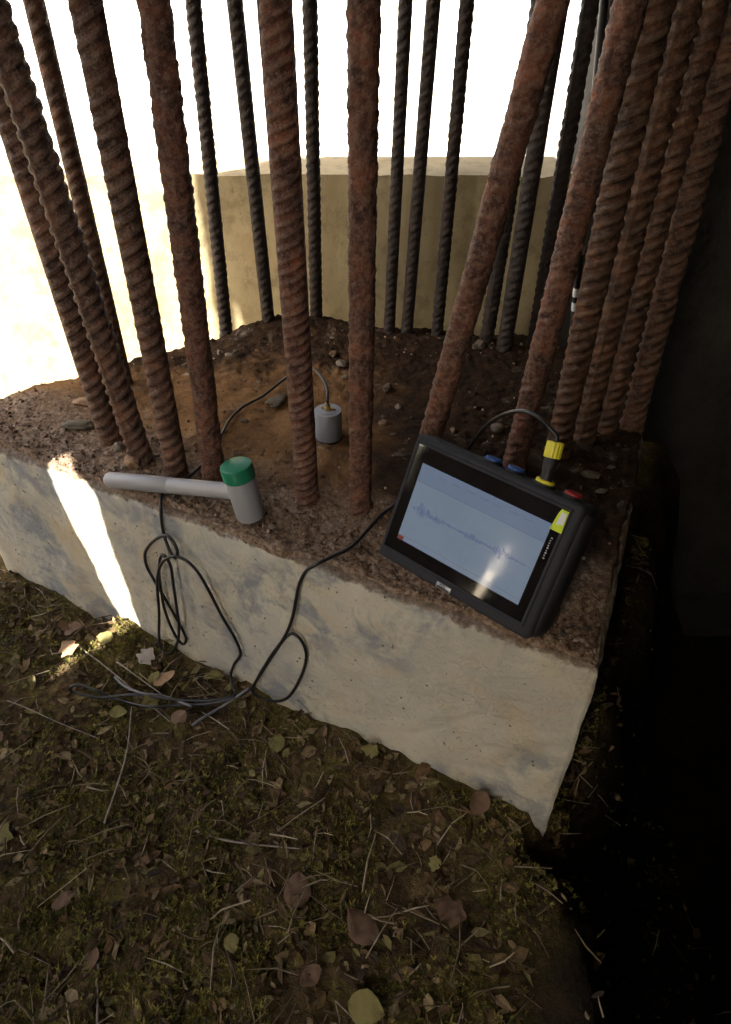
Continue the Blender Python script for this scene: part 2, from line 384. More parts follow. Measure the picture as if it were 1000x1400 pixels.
# board fence added out of view at left, gaps cut to shape the sun patches
fe = empty('added_fence', (-1.15, -.9, -.35)); tag(fe, 'tall weathered board fence added left of the block, gaps cut to shape the sun', 'fence')
rb = random.Random(5)
def board(pts, off):
    fn = lambda a, b, c: Vector((-1.15 - off - c, a, b)) - Vector((-1.15, -.9, -.35))
    return poly_prism('board', pts, fn, .018, MAT['board'], fe)
yb = -.485; i = 0
while yb > -2.15:
    wd = .15 + rb.uniform(-.01, .02); top = 2.16 + rb.uniform(-.02, .03)
    a_, b_ = yb + .004, yb - wd - .012
    if b_ < -.92 < a_ - .06:      # slot cut in this board to put a daylight streak on the display
        board([(a_, -.6), (a_, top), (-.905, top), (-.903, .375), (-.915, .34), (-.896, .24), (-.900, .135), (-.905, -.6)], .02 * (i % 2))
        board([(-.9055, -.6), (-.9065, .13), (-.934, .145), (-.940, .25), (-.936, .35), (-.9055, .377), (-.9055, top), (b_, top), (b_, -.6)], .02 * (i % 2))
    else: board([(a_, -.6), (a_, top), (b_, top), (b_, -.6)], .02 * (i % 2))
    yb -= wd; i += 1
board([(-.50, .79), (-.455, .782), (-.40, .765), (-.355, .755), (-.355, 2.18), (-.50, 2.18)], .02)
board([(-.50, -.6), (-.372, -.6), (-.372, .36), (-.43, .35), (-.452, .335), (-.460, .29), (-.470, .335), (-.480, .26), (-.486, .32), (-.50, .30)], .02)
board([(-.452, -.6), (-.446, .34), (-.424, .41), (-.40, .52), (-.372, .63), (-.362, .72), (-.362, .80), (-.386, .80), (-.386, 2.15), (-.24, 2.15), (-.24, -.6)], 0)
board([(-.252, -.6), (-.252, 2.20), (-.10, 2.20), (-.10, -.6)], .02)
board([(-.112, -.6), (-.112, 2.15), (.08, 2.15), (.086, .99), (.064, .80), (.060, -.6)], 0)
board([(.101, -.6), (.098, .80), (.088, .985), (.084, 2.19), (.108, 2.19), (.118, .9), (.114, .75), (.122, .6), (.120, -.6)], 0)
for z_ in (.0, 1.3):
    o = rbox('rail', (-1.225, -2.2, z_), (-1.19, -.52, z_ + .07), .003, MAT['board']); o.location = -fe.location; o.parent = fe
o = rbox('rail', (-1.225, -.52, 1.3), (-1.19, .12, 1.37), .003, MAT['board']); o.location = -fe.location; o.parent = fe

# bushy shrub added outside the fence to keep bright glare out of the display's reflection
sr = random.Random(21); shr = empty('glare_shrub', (-2.15, -.86, -.34)); tag(shr, 'yellow green leafy shrub added outside the board fence against display glare', 'glare_shrub')
V = []; F = []
for q in range(1500):
    while True:
        c = Vector((sr.uniform(-1, 1), sr.uniform(-1, 1), sr.uniform(-1, 1)))
        if .2 < c.length < 1: break
    c = Vector((c.x * .30, c.y * .30, .70 + c.z * .52)); l = sr.uniform(.02, .045); d = Vector((sr.gauss(0, 1), sr.gauss(0, 1), sr.gauss(.3, .7))).normalized(); n_ = d.orthogonal().normalized() * l * .33; dr = Vector((0, 0, -l * .25)); k0 = len(V)
    V += [c - d * l, c + n_, c + d * l + dr, c - n_]; F += [(k0, k0 + 1, k0 + 2), (k0, k0 + 2, k0 + 3)]
mesh_obj('crown', V, F, MAT['leaf_green'], shr, False)
for q in range(6):
    a_ = q * 1.05; V, F = tube_data([(0, 0, -.05), (cos(a_) * .06, sin(a_) * .06, .4), (cos(a_) * .2, sin(a_) * .2, 1.0)], lambda t: .008 * (1 - .7 * t), 6, .05); mesh_obj('stem', V, F, MAT['twig'], shr)

# ------------------------------------------------------------------ the concrete block
FL = CORNER + U * 1.07
outline = [CORNER, FL, Vector((-.60, .36, 0)), Vector((-.545, .372, 0)), Vector((-.445, .476, 0)), Vector((-.335, .545, 0)), Vector((-.235, .594, 0)), Vector((-.11, .645, 0)),
           Vector((.046, .625, 0)), Vector((.18, .60, 0)), Vector((.33, .56, 0)), Vector((.50, .40, 0)), Vector((.447, .189, 0)), Vector((.346, -.045, 0))]
def perimeter(step):
    out = []
    for i, p in enumerate(outline):
        q = outline[(i + 1) % len(outline)]; n = max(1, int((q - p).length / step))
        for k_ in range(n): out.append(p.lerp(q, k_ / n))
    return out
per = perimeter(.006); NP = len(per)
nr = []
for i, p in enumerate(per):
    t = (per[(i + 1) % NP] - per[(i - 1) % NP]).normalized(); nr.append(Vector((-t.y, t.x, 0)))
cen = Vector((-.06, .2, 0))
nr = [n_ if n_.dot(p - cen) > 0 else -n_ for n_, p in zip(nr, per)]
block = empty('concrete_block', (0, .1, -.34)); tag(block, 'cream limewashed concrete block with a dirty broken top, carrying the rusty bars', 'concrete block')
def toblock(o): o.parent = block; o.matrix_parent_inverse = block.matrix_basis.inverted(); return o
zs = [-.95, -.7, -.55] + [-.45 + .0075 * i for i in range(59)] + [-.009, -.0055, -.003]
ins = {len(zs) - 1: .0060, len(zs) - 2: .0030, len(zs) - 3: .0008}
V = []; F = []
for j, z in enumerate(zs):
    for i, p in enumerate(per):
        d = .0035 * fbm((p.x, p.y, z), 7, 4) + .0012 * fbm((p.x, p.y, z), 45, 3)
        # chips along the arris
        ch = max(0, fbm((p.x, p.y, 7), 17, 4) - .12) * .016 * smooth(-.035, 0, z)
        q = p + nr[i] * (d - ins.get(j, 0) - ch); V.append((q.x, q.y, z - (.004 * max(0, fbm((p.x, p.y, 1), 40, 3)) if j > len(zs) - 4 else 0)))
for j in range(len(zs) - 1):
    for i in range(NP): F.append((j * NP + i, j * NP + (i + 1) % NP, (j + 1) * NP + (i + 1) % NP, (j + 1) * NP + i))
F.append(tuple((len(zs) - 1) * NP + i for i in range(NP)))
toblock(mesh_obj('body', V, F, MAT['concrete']))

def top_z(x, y):
    f = fdist(x, y)
    z = .0035 + .007 * fbm((x, y, 0), 7, 4) + .0035 * fbm((x, y, 4), 30, 3)
    g = max(exp(-(f / .10) ** 2), smooth(.33, .45, y), smooth(.05, .2, x) * .8)
    z += (.0009 + .0035 * g) * fbm((x, y, 8), 85, 3) + .0022 * g * fbm((x, y, 18), 190, 2)
    z += .028 * exp(-(((x + .17) / .16) ** 2 + ((y - .60) / .06) ** 2)) + .016 * exp(-(((x - .25) / .2) ** 2 + ((y - .50) / .07) ** 2))
    z += .014 * exp(-(((x + .54) / .09) ** 2 + ((y - .30) / .05) ** 2))
    return z
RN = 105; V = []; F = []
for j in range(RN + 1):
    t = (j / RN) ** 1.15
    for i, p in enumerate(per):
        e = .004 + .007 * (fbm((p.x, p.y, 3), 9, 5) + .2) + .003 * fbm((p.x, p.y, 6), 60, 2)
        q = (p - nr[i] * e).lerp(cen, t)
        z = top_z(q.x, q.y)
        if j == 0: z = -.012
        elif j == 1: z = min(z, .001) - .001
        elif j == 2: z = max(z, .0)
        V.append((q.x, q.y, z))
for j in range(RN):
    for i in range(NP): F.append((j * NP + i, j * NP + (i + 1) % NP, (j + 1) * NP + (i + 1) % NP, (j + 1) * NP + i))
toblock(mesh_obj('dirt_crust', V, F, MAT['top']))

# ------------------------------------------------------------------ reinforcing bars
def bar_mesh(name, pitch, amp, skew, pit, seed, L=1.15, rad=.0138, mat='rust'):
    NT = 36; dz = .0013; NZ = int(L / dz); V = []; F = []
    for j in range(NZ + 1):
        z = j * dz - .03
        for i in range(NT):
            th = 2 * pi * i / NT; side = 0 if th < pi else 1; t = th % pi
            ph = (z - (t / pi) * skew + side * pitch * .4 + .0006 * fbm((0, t, z * 40 + seed), 1.5, 2)) / pitch
            fr = ph - math.floor(ph); rib = smooth(.14, .32, fr) * (1 - smooth(.64, .76, fr))
            h = amp * rib * max(0, sin(t)) ** .45 * max(.35, min(1.15, .92 + .8 * fbm((cos(th) * .02, sin(th) * .02, z + seed), 45, 2)))
            h = max(h, amp * .75 * exp(-(min(t, pi - t) / .13) ** 2))
            P = (cos(th) * .02, sin(th) * .02, z + seed)
            h += pit * (.9 * fbm(P, 60, 4) + .7 * fbm(P, 190, 3)) - pit * .8 * max(0, fbm(P, 110, 2) - .25) * 2
            base = .0022 * exp(-max(0, z) / .012) * (1 + fbm(P, 120, 2))
            r = rad + h + base; V.append((r * cos(th), r * sin(th), z))
    for j in range(NZ):
        for i in range(NT): F.append((j * NT + i, j * NT + (i + 1) % NT, (j + 1) * NT + (i + 1) % NT, (j + 1) * NT + i))
    F.append(tuple(NZ * NT + i for i in range(NT))); F.append(tuple(range(NT - 1, -1, -1)))
    me = bpy.data.meshes.new(name); me.from_pydata(V, [], F); me.update(); me.polygons.foreach_set('use_smooth', [True] * len(me.polygons))
    me.materials.append(MAT[mat]); return me
BM = {'coarse': bar_mesh('ribbed bar',  .0165, .0027, .024, .00035, 1), 'fine': bar_mesh('close ribbed bar', .0122, .0023, .019, .0004, 2, mat='rust_red'),
      'worn': bar_mesh('worn bar', .014, .0007, .024, .0013, 3, mat='rust_red'), 'orange': bar_mesh('orange ribbed bar', .0160, .0026, .024, .0004, 4, mat='rust_orange'),
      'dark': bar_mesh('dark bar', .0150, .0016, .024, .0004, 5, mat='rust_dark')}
def rebar(base, up, kind, rot, sc, label, group, dy=0.0, z0=0.0):
    b = on_z(*base, z0); d = ray(*up); t = (b.y + dy - CAM.y) / d.y; p = CAM + d * t
    q = (p - b).to_track_quat('Z', 'X') if False else Vector((0, 0, 1)).rotation_difference((p - b).normalized())
    o = bpy.data.objects.new('rebar', BM[kind]); o.location = b; o.rotation_mode = 'QUATERNION'
    o.rotation_quaternion = q @ Quaternion((0, 0, 1), rot); o.scale = (sc, sc, 1)
    link(o); tag(o, label, 'rebar', group); return o
GF, GB, GR = 'rusty bars along the front of the block', 'bars along the back of the block', 'bars crowded at the right end'
rebar((153, 607), (89, 402), 'coarse', .3, 1.03, 'ribbed rusty rebar, leftmost of the front row, leaning left', GF)
rebar((196, 634), (118, 398), 'coarse', 1.1, 1.10, 'thick ribbed rusty rebar with an ochre mortar lump at its foot', GF)
rebar((172, 528), (141, 398), 'orange', .4, .85, 'red rusty rebar half hidden behind the second front bar from the left', GF)
rebar((243, 650), (194, 398), 'coarse', .0, 1.05, 'ribbed grey brown rebar rising behind the middle of the hammer handle', GF)
rebar((294, 658), (261, 398), 'worn', pi / 2, 1.12, 'smooth worn dark rebar just left of the green hammer tip', GF)
rebar((421, 684), (402, 398), 'fine', .2, 1.03, 'closely ribbed reddish rebar standing left in front of the grey sensor', GF)
rebar((493, 697), (495, 398), 'worn', pi / 2 + .5, 1.04, 'pitted upright reddish rebar standing right of the grey sensor', GF)
rebar((566, 680), (645, 398), 'worn', pi / 2 + 1.0, 1.07, 'strongly leaning smooth rusty rebar behind the display left corner', GF)
rebar((702, 640), (763, 398), 'worn', pi / 2 + .2, 1.16, 'thick pitted dark rebar behind the blue caps of the device', GR)
rebar((760, 625), (811, 398), 'orange', .1, 1.18, 'ribbed rebar right of the black rod with white bands', GR)
rebar((796, 605), (845, 400), 'orange', .9, 1.10, 'orange ribbed rebar, third from the right in the right cluster', GR)
rebar((828, 590), (876, 400), 'orange', .5, 1.04, 'orange brown ribbed rebar, second from the right in the right cluster', GR)
rebar((863, 585), (911, 400), 'coarse', .2, 1.14, 'rebar with a pale chipped foot, rightmost of all the bars', GR)
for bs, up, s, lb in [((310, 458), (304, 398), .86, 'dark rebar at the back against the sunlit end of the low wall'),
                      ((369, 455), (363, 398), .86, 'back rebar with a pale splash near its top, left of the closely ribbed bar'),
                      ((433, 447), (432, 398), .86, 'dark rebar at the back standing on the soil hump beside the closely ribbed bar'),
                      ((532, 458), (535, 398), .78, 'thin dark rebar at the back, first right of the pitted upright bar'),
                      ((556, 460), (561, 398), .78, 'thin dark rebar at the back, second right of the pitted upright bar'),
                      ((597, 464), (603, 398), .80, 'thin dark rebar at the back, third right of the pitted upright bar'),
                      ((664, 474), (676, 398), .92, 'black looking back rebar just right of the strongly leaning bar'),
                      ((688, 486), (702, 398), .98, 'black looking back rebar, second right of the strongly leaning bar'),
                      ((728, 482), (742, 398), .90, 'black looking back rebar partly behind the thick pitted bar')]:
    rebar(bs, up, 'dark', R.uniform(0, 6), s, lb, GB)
o = None
# ochre mortar lump at the foot of the second bar etc.
def lump(name, c, r, mat, sq=(1, 1, .7), seed=0, sub=2, parent=None):
    bm = bmesh.new(); bmesh.ops.create_icosphere(bm, subdivisions=sub, radius=1)
    for v in bm.verts:
        n_ = v.co.normalized(); h = 1 + .45 * fbm(n_ + Vector((seed * 3.1, seed, 0)), 1.3, 3); v.co = Vector((n_.x * sq[0], n_.y * sq[1], n_.z * sq[2])) * h * r
    o = bm_obj(name, bm, MAT[mat], parent, sub > 2); o.location = c; o.rotation_euler = (0, 0, seed * 1.7); return o

# black rod with white bands, between the right-hand bars
b = on_z(771, 588); d = ray(789, 398); p = CAM + d * ((b.y - CAM.y) / d.y)
rod = empty('banded_rod', b); rod.rotation_mode = 'QUATERNION'; rod.rotation_quaternion = Vector((0, 0, 1)).rotation_difference((p - b).normalized())
tag(rod, 'thin black rod with white bands standing among the right bars', 'rod')
lathe('rod', [(.0048, -.01), (.0048, .95), (.004, .953)], MAT['rodblack'], rod, 20)
L_ = (p - b).length
for fr, h, mt in ((.995, .012, 'rodwhite'), (.905, .012, 'rodwhite'), (.74, .008, 'rodolive'), (1.25, .012, 'rodwhite'), (1.5, .012, 'rodwhite')):
    lathe('band', [(.0052, L_ * fr - h / 2), (.0054, L_ * fr), (.0052, L_ * fr + h / 2)], MAT[mt], rod, 20)

# ------------------------------------------------------------------ hammer
hb = on_z(344, 706, .004); far = on_z(146, 650, .016)
ax = (far - (hb + Vector((0, 0, .048)))).normalized()                 # handle direction, head to free end
hd = Vector((0, 0, 1)); hd = (hd - ax * hd.dot(ax)).normalized()        # head axis, square to the handle
ham = empty('hammer', hb); tag(ham, 'grey hand hammer with a green tip lying on the block edge', 'hammer')
Z2 = Vector((0, 0, 1)).rotation_difference(hd).to_matrix().to_4x4()
lathe('head', [(.0165, 0), (.0192, .002), (.0198, .006), (.0198, .062), (.0188, .0635)], MAT['pvc'], ham, 44, Z2)
lathe('tip', [(.0196, .0625), (.0212, .064), (.0212, .080), (.0205, .0828), (.0185, .084)], MAT['green'], ham, 44, Z2)
H0 = hd * .040
H1 = H0 + ax * ((far - hb - H0).length)
Zm = Matrix.Translation(H0) @ Vector((0, 0, 1)).rotation_difference((H1 - H0).normalized()).to_matrix().to_4x4(); HL = (H1 - H0).length
lathe('handle', [(.0108, HL * .52), (.0116, HL * .525), (.0118, HL * .7), (.0118, HL - .003), (.0105, HL)], MAT['pvc'], ham, 36, Zm)
lathe('sleeve', [(.0112, .012), (.0112, HL * .53)], MAT['pvc_light'], ham, 36, Zm)

# ------------------------------------------------------------------ sensor
sb = on_z(450, 598, .004)
sen = empty('accelerometer', sb); tag(sen, 'small grey cylindrical sensor standing on the block among the bars', 'sensor')
lathe('putty', [(.0225, -.006), (.0222, .002), (.0205, .004)], MAT['housing_black'], sen, 36)
lathe('body', [(.0205, .002), (.0214, .0035), (.0214, .0485), (.0206, .050), (.0150, .0502), (.0150, .0512)], MAT['alu'], sen, 44)
lathe('cable_socket', [(.0060, .051), (.0060, .055), (.0040, .0555), (.0040, .062), (.0030, .0625)], MAT['brass'], sen, 20)
lathe('screw', [(.0030, .051), (.0030, .0535), (.0022, .054)], MAT['brass'], sen, 8, Matrix.Translation((-.008, .004, 0)))
lathe('screw', [(.0030, .051), (.0030, .0535), (.0022, .054)], MAT['brass'], sen, 8, Matrix.Translation((.009, -.001, 0)))

# ------------------------------------------------------------------ tester with a display
BLc = Vector((.0126, -.0987, .016)); an = -.7204; DW, DH, ph = .2136, .1609, 1.1001
ex = Vector((cos(an), sin(an), 0)); mm = Vector((-sin(an), cos(an), 0)); ey = mm * cos(ph) + Vector((0, 0, sin(ph))); ez = ex.cross(ey)
dev = empty('tester'); mw = Matrix((ex, ey, ez)).transposed().to_4x4(); mw.translation = BLc; dev.matrix_world = mw
tag(dev, 'charcoal handheld tester with lit display leaning on the bars', 'tester')
hb_ = bmesh.new(); bmesh.ops.create_cube(hb_, size=1)
TH = .046
for v in hb_.verts:
    back = v.co.z < 0
    x = (DW + .0 if v.co.x > 0 else 0); y = (DH if v.co.y > 0 else 0); z = -TH if back else 0
    if back: x += (.004 if v.co.x > 0 else .004); y += (-.004 if v.co.y > 0 else .012)
    v.co = Vector((x, y, z))
bmesh.ops.bevel(hb_, geom=hb_.edges[:], offset=.0065, segments=4, profile=.5, affect='EDGES')
case = bm_obj('case', hb_, MAT['housing'], dev); case.data.set_sharp_from_angle(angle=radians(40))
rbox('corner_guard', (DW - .022, .003, -TH + .002), (DW + .0085, DH - .004, -.0045), .0125, MAT['housing_black'], dev)
# raised rim round the glass
def frame(name, o, i, z0, z1, mat, parent):
    (ax0, ay0, ax1, ay1), (bx0, by0, bx1, by1) = o, i
    oc = [(ax0, ay0), (ax1, ay0), (ax1, ay1), (ax0, ay1)]; ic = [(bx0, by0), (bx1, by0), (bx1, by1), (bx0, by1)]
    V = [(x, y, z0) for x, y in oc] + [(x + .0012 * (1 if x < .1 else -1), y + .0012 * (1 if y < .08 else -1), z1) for x, y in oc] + [(x, y, z1) for x, y in ic] + [(x, y, z0) for x, y in ic]
    F = []
    for r in range(3):
        for q in range(4): F.append((r * 4 + q, r * 4 + (q + 1) % 4, r * 4 + 4 + (q + 1) % 4, r * 4 + 4 + q))
    return mesh_obj(name, V, F, mat, parent, False)
frame('rim', (.0035, .0135, .2035, .1535), (.0075, .0175, .1995, .1495), -.0002, .0014, MAT['housing'], dev)
glass = rbox('glass', (.0072, .0172, -.001), (.1998, .1498, .0004), 0, MAT['glass'], dev)
def flat(name, x0, y0, x1, y1, z, mat, parent, t=.00012):
    return rbox(name, (x0, y0, z - t), (x1, y1, z), 0, mat, parent)
scr = flat('screen', .0212, .0335, .1888, .1302, .0007, MAT['lcd'], dev)
flat('toolbar', .0212, .1095, .1888, .1302, .0010, MAT['lcd_bar'], scr)
flat('divider', .0212, .1085, .1888, .1093, .0010, MAT['lcd_line'], scr)
flat('divider', .0212, .0395, .1888, .0399, .0010, MAT['lcd_line'], scr)
flat('axis_line', .0245, .0766, .1850, .0770, .0010, MAT['lcd_line'], scr)
flat('button', .0215, .0338, .0300, .0385, .0011, MAT['lcd_red'], scr)
rt = random.Random(4)
for i in range(7):
    x0 = .048 + i * .0185; flat('icon', x0, .1215 + rt.uniform(0, .001), x0 + rt.uniform(.009, .014), .1235 + rt.uniform(-.0005, .0005), .0013, MAT['lcd_icon'], scr)
# waveform: a ribbon of fine strokes
V = []; F = []; N_ = 420; prev = None; pts = []
for i in range(N_ + 1):
    t = i / N_; x = .028 + t * .152
    env = .0016 + .020 * exp(-((t - .07) / .012) ** 2) + .0085 * exp(-((t - .10) / .06) ** 2) + .0042 * exp(-((t - .25) / .06) ** 2) + .0046 * exp(-((t - .54) / .07) ** 2) + .0085 * exp(-((t - .78) / .035) ** 2) + .0035 * exp(-((t - .86) / .05) ** 2)
    if t > .95: env *= .3
    y = .0768 + env * (rt.uniform(-1, 1) * .6 + .4 * sin(i * 2.4)) + (.008 * exp(-((t - .065) / .012) ** 2))
    pts.append(Vector((x, y, .0016)))
for i in range(N_):
    a, b = pts[i], pts[i + 1]; tt = (b - a).normalized(); nn = Vector((-tt.y, tt.x, 0)) * .00026
    k0 = len(V); V += [a - nn, b - nn, b + nn, a + nn]; F.append((k0, k0 + 1, k0 + 2, k0 + 3))
mesh_obj('waveform', V, F, MAT['lcd_blue'], scr, False)
# side strip: tag, small print, lower panel
tg = poly_prism('tag', [(.1885, .1250), (.2015, .1250), (.2005, .1490), (.1925, .1490), (.1905, .1430)], lambda a, b, c: Vector((a, b, .0015 + c)), .0003, MAT['lime'], dev)
poly_prism('tag_panel', [(.1925, .1320), (.2000, .1340), (.1995, .1462), (.1940, .1462)], lambda a, b, c: Vector((a, b, .0020 + c)), .0003, MAT['tagwhite'], tg)
for i in range(9):
    y0 = .0925 + i * .0029; hh = rt.uniform(.0010, .0018); flat('mark', .1932, y0, .1932 + rt.uniform(.0014, .0022), y0 + hh, .0009, MAT['marks'], glass)
# maker's badge
bd = rbox('badge', (.0905, .0035, -.0004), (.1105, .0105, .0008), .0004, MAT['badge'], dev, 1)
flat('badge_bar', .0920, .0046, .1090, .0062, .0010, MAT['housing_black'], bd)
cu = bpy.data.curves.new('badge_text', 'FONT'); cu.body = 'PDI'; cu.size = .0052; cu.extrude = .0001
to = bpy.data.objects.new('tmp', cu); COL.objects.link(to); dg = bpy.context.evaluated_depsgraph_get()
tm = bpy.data.meshes.new_from_object(to.evaluated_get(dg)); bpy.data.objects.remove(to)
tm.materials.clear(); tm.materials.append(MAT['housing_black']); bt = link(bpy.data.objects.new('badge_text', tm), bd); bt.location = (.0950, .0066, .0009)
# sockets along the top
ROTX = Matrix.Rotation(-pi / 2, 4, 'X')
def cap(name, x, mat, r=.0095, h=.006):
    o = empty_part = lathe(name, [(r * 1.0, -.002), (r, h * .75), (r * .9, h), (r * .55, h)], MAT[mat], dev, 24, Matrix.Translation((x, DH, -.022)) @ ROTX)
    lathe('collar', [(r * 1.25, -.003), (r * 1.25, .0012), (r * 1.05, .0016)], MAT['housing_black'], o, 24, Matrix.Translation((x, DH, -.022)) @ ROTX); return o
cap('socket_cap', .0925, 'blue', .0095, .0045); cap('socket_cap', .1215, 'blue', .0095, .0045); cap('socket_cap', .1905, 'red', .0095, .0045)
cap('socket_ring', .1570, 'yellow', .0105, .0050)

# ------------------------------------------------------------------ cable: sensor -> coil on the block face -> litter -> tester
FP = lambda x, y, o=.006: on_front(x, y, o)
def GP(x, y, up=.006):
    p = on_z(x, y, -.32); z = ground_z(p.x, p.y) + .010 + up; return on_z(x, y, z)
TP = lambda x, y, z=.009: on_z(x, y, z)
path = [sen.location + Vector((0, 0, .060)), sen.location + Vector((0, .001, .070))]
path += [TP(447, 530, .080), TP(438, 513, .084), TP(425, 503, .074), TP(405, 506, .050), TP(385, 521, .026), TP(360, 541, .014), TP(334, 555, .010), TP(316, 571, .010), TP(305, 590, .010),
         TP(290, 618, .010), TP(266, 645, .010), TP(240, 662, .009), TP(224, 672, .009), TP(220, 684, .009)]
path += [FP(220, 697, .005), FP(221, 712, .004), FP(223.6, 728.5, .006), FP(227, 740, .010), FP(233, 755, .014), FP(240, 763, .016), FP(243, 756, .016), FP(238, 742, .014), FP(231, 734, .012), FP(223.6, 732, .011),
         FP(210.7, 739, .008), FP(200.4, 751, .006), FP(198, 761, .006), FP(201, 775, .006), FP(210.7, 793, .008), FP(219, 807, .008), FP(226, 819, .007), FP(240, 843, .006), FP(251, 864, .006), FP(254.5, 874, .007), FP(251, 881, .008),
         FP(243, 874, .011), FP(233, 855, .013), FP(225, 833, .013), FP(221, 812, .013), FP(217.6, 785, .014), FP(219, 764.5, .014), FP(222, 758.5, .015), FP(228, 763.6, .016), FP(234, 776.5, .017), FP(238, 805.6, .018), FP(242.5, 836.5, .018),
         FP(245, 859, .019), FP(241.6, 881, .018), FP(231, 894, .018), FP(221, 886, .019), FP(217.6, 871, .019), FP(217.6, 836.5, .019), FP(215, 802, .020), FP(216.7, 781.6, .021), FP(222.7, 768, .022), FP(234.7, 761, .022),
         FP(245, 762, .020), FP(258.7, 769.6, .018), FP(272.5, 785, .016), FP(288, 812.5, .014), FP(305, 845, .012), FP(320.5, 871, .011), FP(328.5, 890, .011), FP(327, 899, .011), FP(320, 909, .010), FP(316, 923, .010)]
path += [GP(318, 938), GP(322, 949), GP(300, 956), GP(270, 958), GP(235, 956), GP(185, 950), GP(140, 953), GP(108, 949), GP(95, 942, .015), GP(107, 936, .020), GP(130, 944, .015), GP(160, 956), GP(200, 966), GP(240, 964), GP(285, 962, .010), GP(320, 954, .012)]
path += [FP(343, 941, .016), FP(366, 907, .010), FP(384, 880, .010), FP(394, 869, .009), FP(402, 867, .008), FP(413, 877, .007), FP(419, 897, .007), FP(413, 922, .008), FP(399, 948, .010), FP(385, 958, .012), FP(364, 957, .014), FP(346, 946, .020),
         FP(350, 932, .020), FP(368, 901, .017), FP(388, 873, .016), FP(399, 848, .012), FP(405, 820, .008), FP(409, 800, .006), FP(418, 782, .006)]
path += [TP(430, 773, .010), TP(452, 762, .012), TP(480, 748, .012), TP(505, 722, .010), TP(520, 705, .010), TP(540, 690, .010), TP(570, 668, .010)]
plug_top = mw @ Vector((.1512, DH + .0455, -.022)); pax = (ey * cos(radians(8)) - ex * sin(radians(8)))
AP = lambda x, y, back: on_plane(x, y, plug_top + mm * back, mm)
path += [AP(603, 648, .055), AP(627, 628, .052), AP(645, 608, .044), AP(664, 583, .032), AP(688, 567, .020), AP(714, 562, .012), AP(738, 571, .006), AP(753, 587, .002), plug_top + pax * .006, plug_top - pax * .002]
cab = empty('sensor_cable', on_z(230, 690)); tag(cab, 'black cable hanging in loops over the block face from sensor to tester', 'cable')
V, F = tube_data(path, .00235, 10, .004)
o = mesh_obj('jacket', V, F, MAT['cable']); o.parent = cab; o.matrix_parent_inverse = cab.matrix_basis.inverted()
PM = mw @ Matrix.Translation((.1570, DH + .005, -.022)) @ Matrix.Rotation(radians(8), 4, 'Z') @ ROTX
def tocab(o): o.parent = cab; o.matrix_parent_inverse = cab.matrix_basis.inverted(); return o
plug = tocab(lathe('plug', [(.0066, -.002), (.0066, .010), (.0074, .0105), (.0074, .024), (.0068, .0245)], MAT['housing_black'], None, 28, PM))
V = []; F = []; sg = 36
for z_ in (.024, .025, .040, .0412):
    for q in range(sg):
        r = (.0090 if q % 3 else .0083) * (.94 if z_ in (.024, .0412) else 1); V.append(PM @ Vector((r * cos(2 * pi * q / sg), r * sin(2 * pi * q / sg), z_)))
for j in range(3):
    for q in range(sg): F.append((j * sg + q, j * sg + (q + 1) % sg, (j + 1) * sg + (q + 1) % sg, (j + 1) * sg + q))
F.append(tuple(range(sg - 1, -1, -1))); F.append(tuple(3 * sg + q for q in range(sg)))
o = mesh_obj('plug_nut', V, F, MAT['yellow'], None, False); o.parent = plug; o.matrix_parent_inverse = plug.matrix_parent_inverse.copy(); o.matrix_parent_inverse = (cab.matrix_basis @ plug.matrix_parent_inverse).inverted()

def thing_tube(name, pts, r, mat, label, cat, group=None):
    V, F = tube_data(pts, r, 7, .006); o = mesh_obj(name, V, F, MAT[mat]); tag(o, label, cat, group); return o
thing_tube('wire', [GP(262, 992, .004), GP(275, 983, .004), GP(300, 968, .006), GP(325, 952, .016), GP(341, 941, .024)], .0022, 'wire', 'thin grey wire crossing the litter to the foot of the twisted cable', 'wire')
thing_tube('wire', [GP(157, 926, .004), GP(170, 938, .006), GP(195, 948, .006), GP(225, 952, .004), GP(262, 966, .002)], .0021, 'wire', 'grey wire curving under the black cables in the left litter', 'wire')

# ------------------------------------------------------------------ rubble on the block
def stone_at(px, py, wpx, mat, label, group=None, sq=(1, .8, .6), seed=None, name='stone', sub=2):
    p = on_z(px, py, .004); p = on_z(px, py, top_z(p.x, p.y)); dep = (p - CAM).dot(Vector((0, cos(PITCH), -sin(PITCH))))
    r = wpx * dep / FPX / 2; seed = seed if seed is not None else R.uniform(0, 20)
    o = lump(name, p + Vector((0, 0, r * sq[2] * .55)), r, mat, sq, seed, sub); tag(o, label, 'stone', group); return o
stone_at(312, 615 - 0, 0.1, 'stone', 'x') if False else None
stone_at(162, 613, 13, 'stone', 'round pale pebble beside the foot of the leftmost front bar', sq=(1, 1, .95), seed=2.2)
stone_at(150, 605, 14, 'mortar', 'reddish crumb touching the foot of the leftmost front bar', seed=4.1)
stone_at(183, 637, 24, 'mortar', 'ochre mortar lump at the foot of the second front bar', seed=5.3, sq=(1, .9, .9))
stone_at(171, 639, 12, 'stone', 'small pale chip beside the ochre mortar lump', seed=6.3)
stone_at(380, 549, 34, 'stone_dark', 'flat dark olive stone on the sandy top under the sensor cable', seed=8.0, sq=(1, .66, .24), sub=3)
stone_at(334, 577, 14, 'stone_dark', 'small black crumb on the sandy top near the worn bar', seed=9.2, sq=(1, .5, .4))
stone_at(481, 691, 13, 'stone', 'pale mortar chip at the foot of the pitted upright bar', seed=1.2)
stone_at(372, 722, 12, 'stone', 'pale chip on the block edge right of the hammer head', seed=3.2)
stone_at(108, 583, 44, 'stone_dark', 'flat dark rubble slab at the left end of the block top', seed=0.0, sq=(1.0, .45, .2), sub=3)
stone_at(128, 552, 50, 'mortar', 'reddish rubble slab left of the leftmost front bar', seed=0.02, sq=(1.1, .34, .2), sub=3)
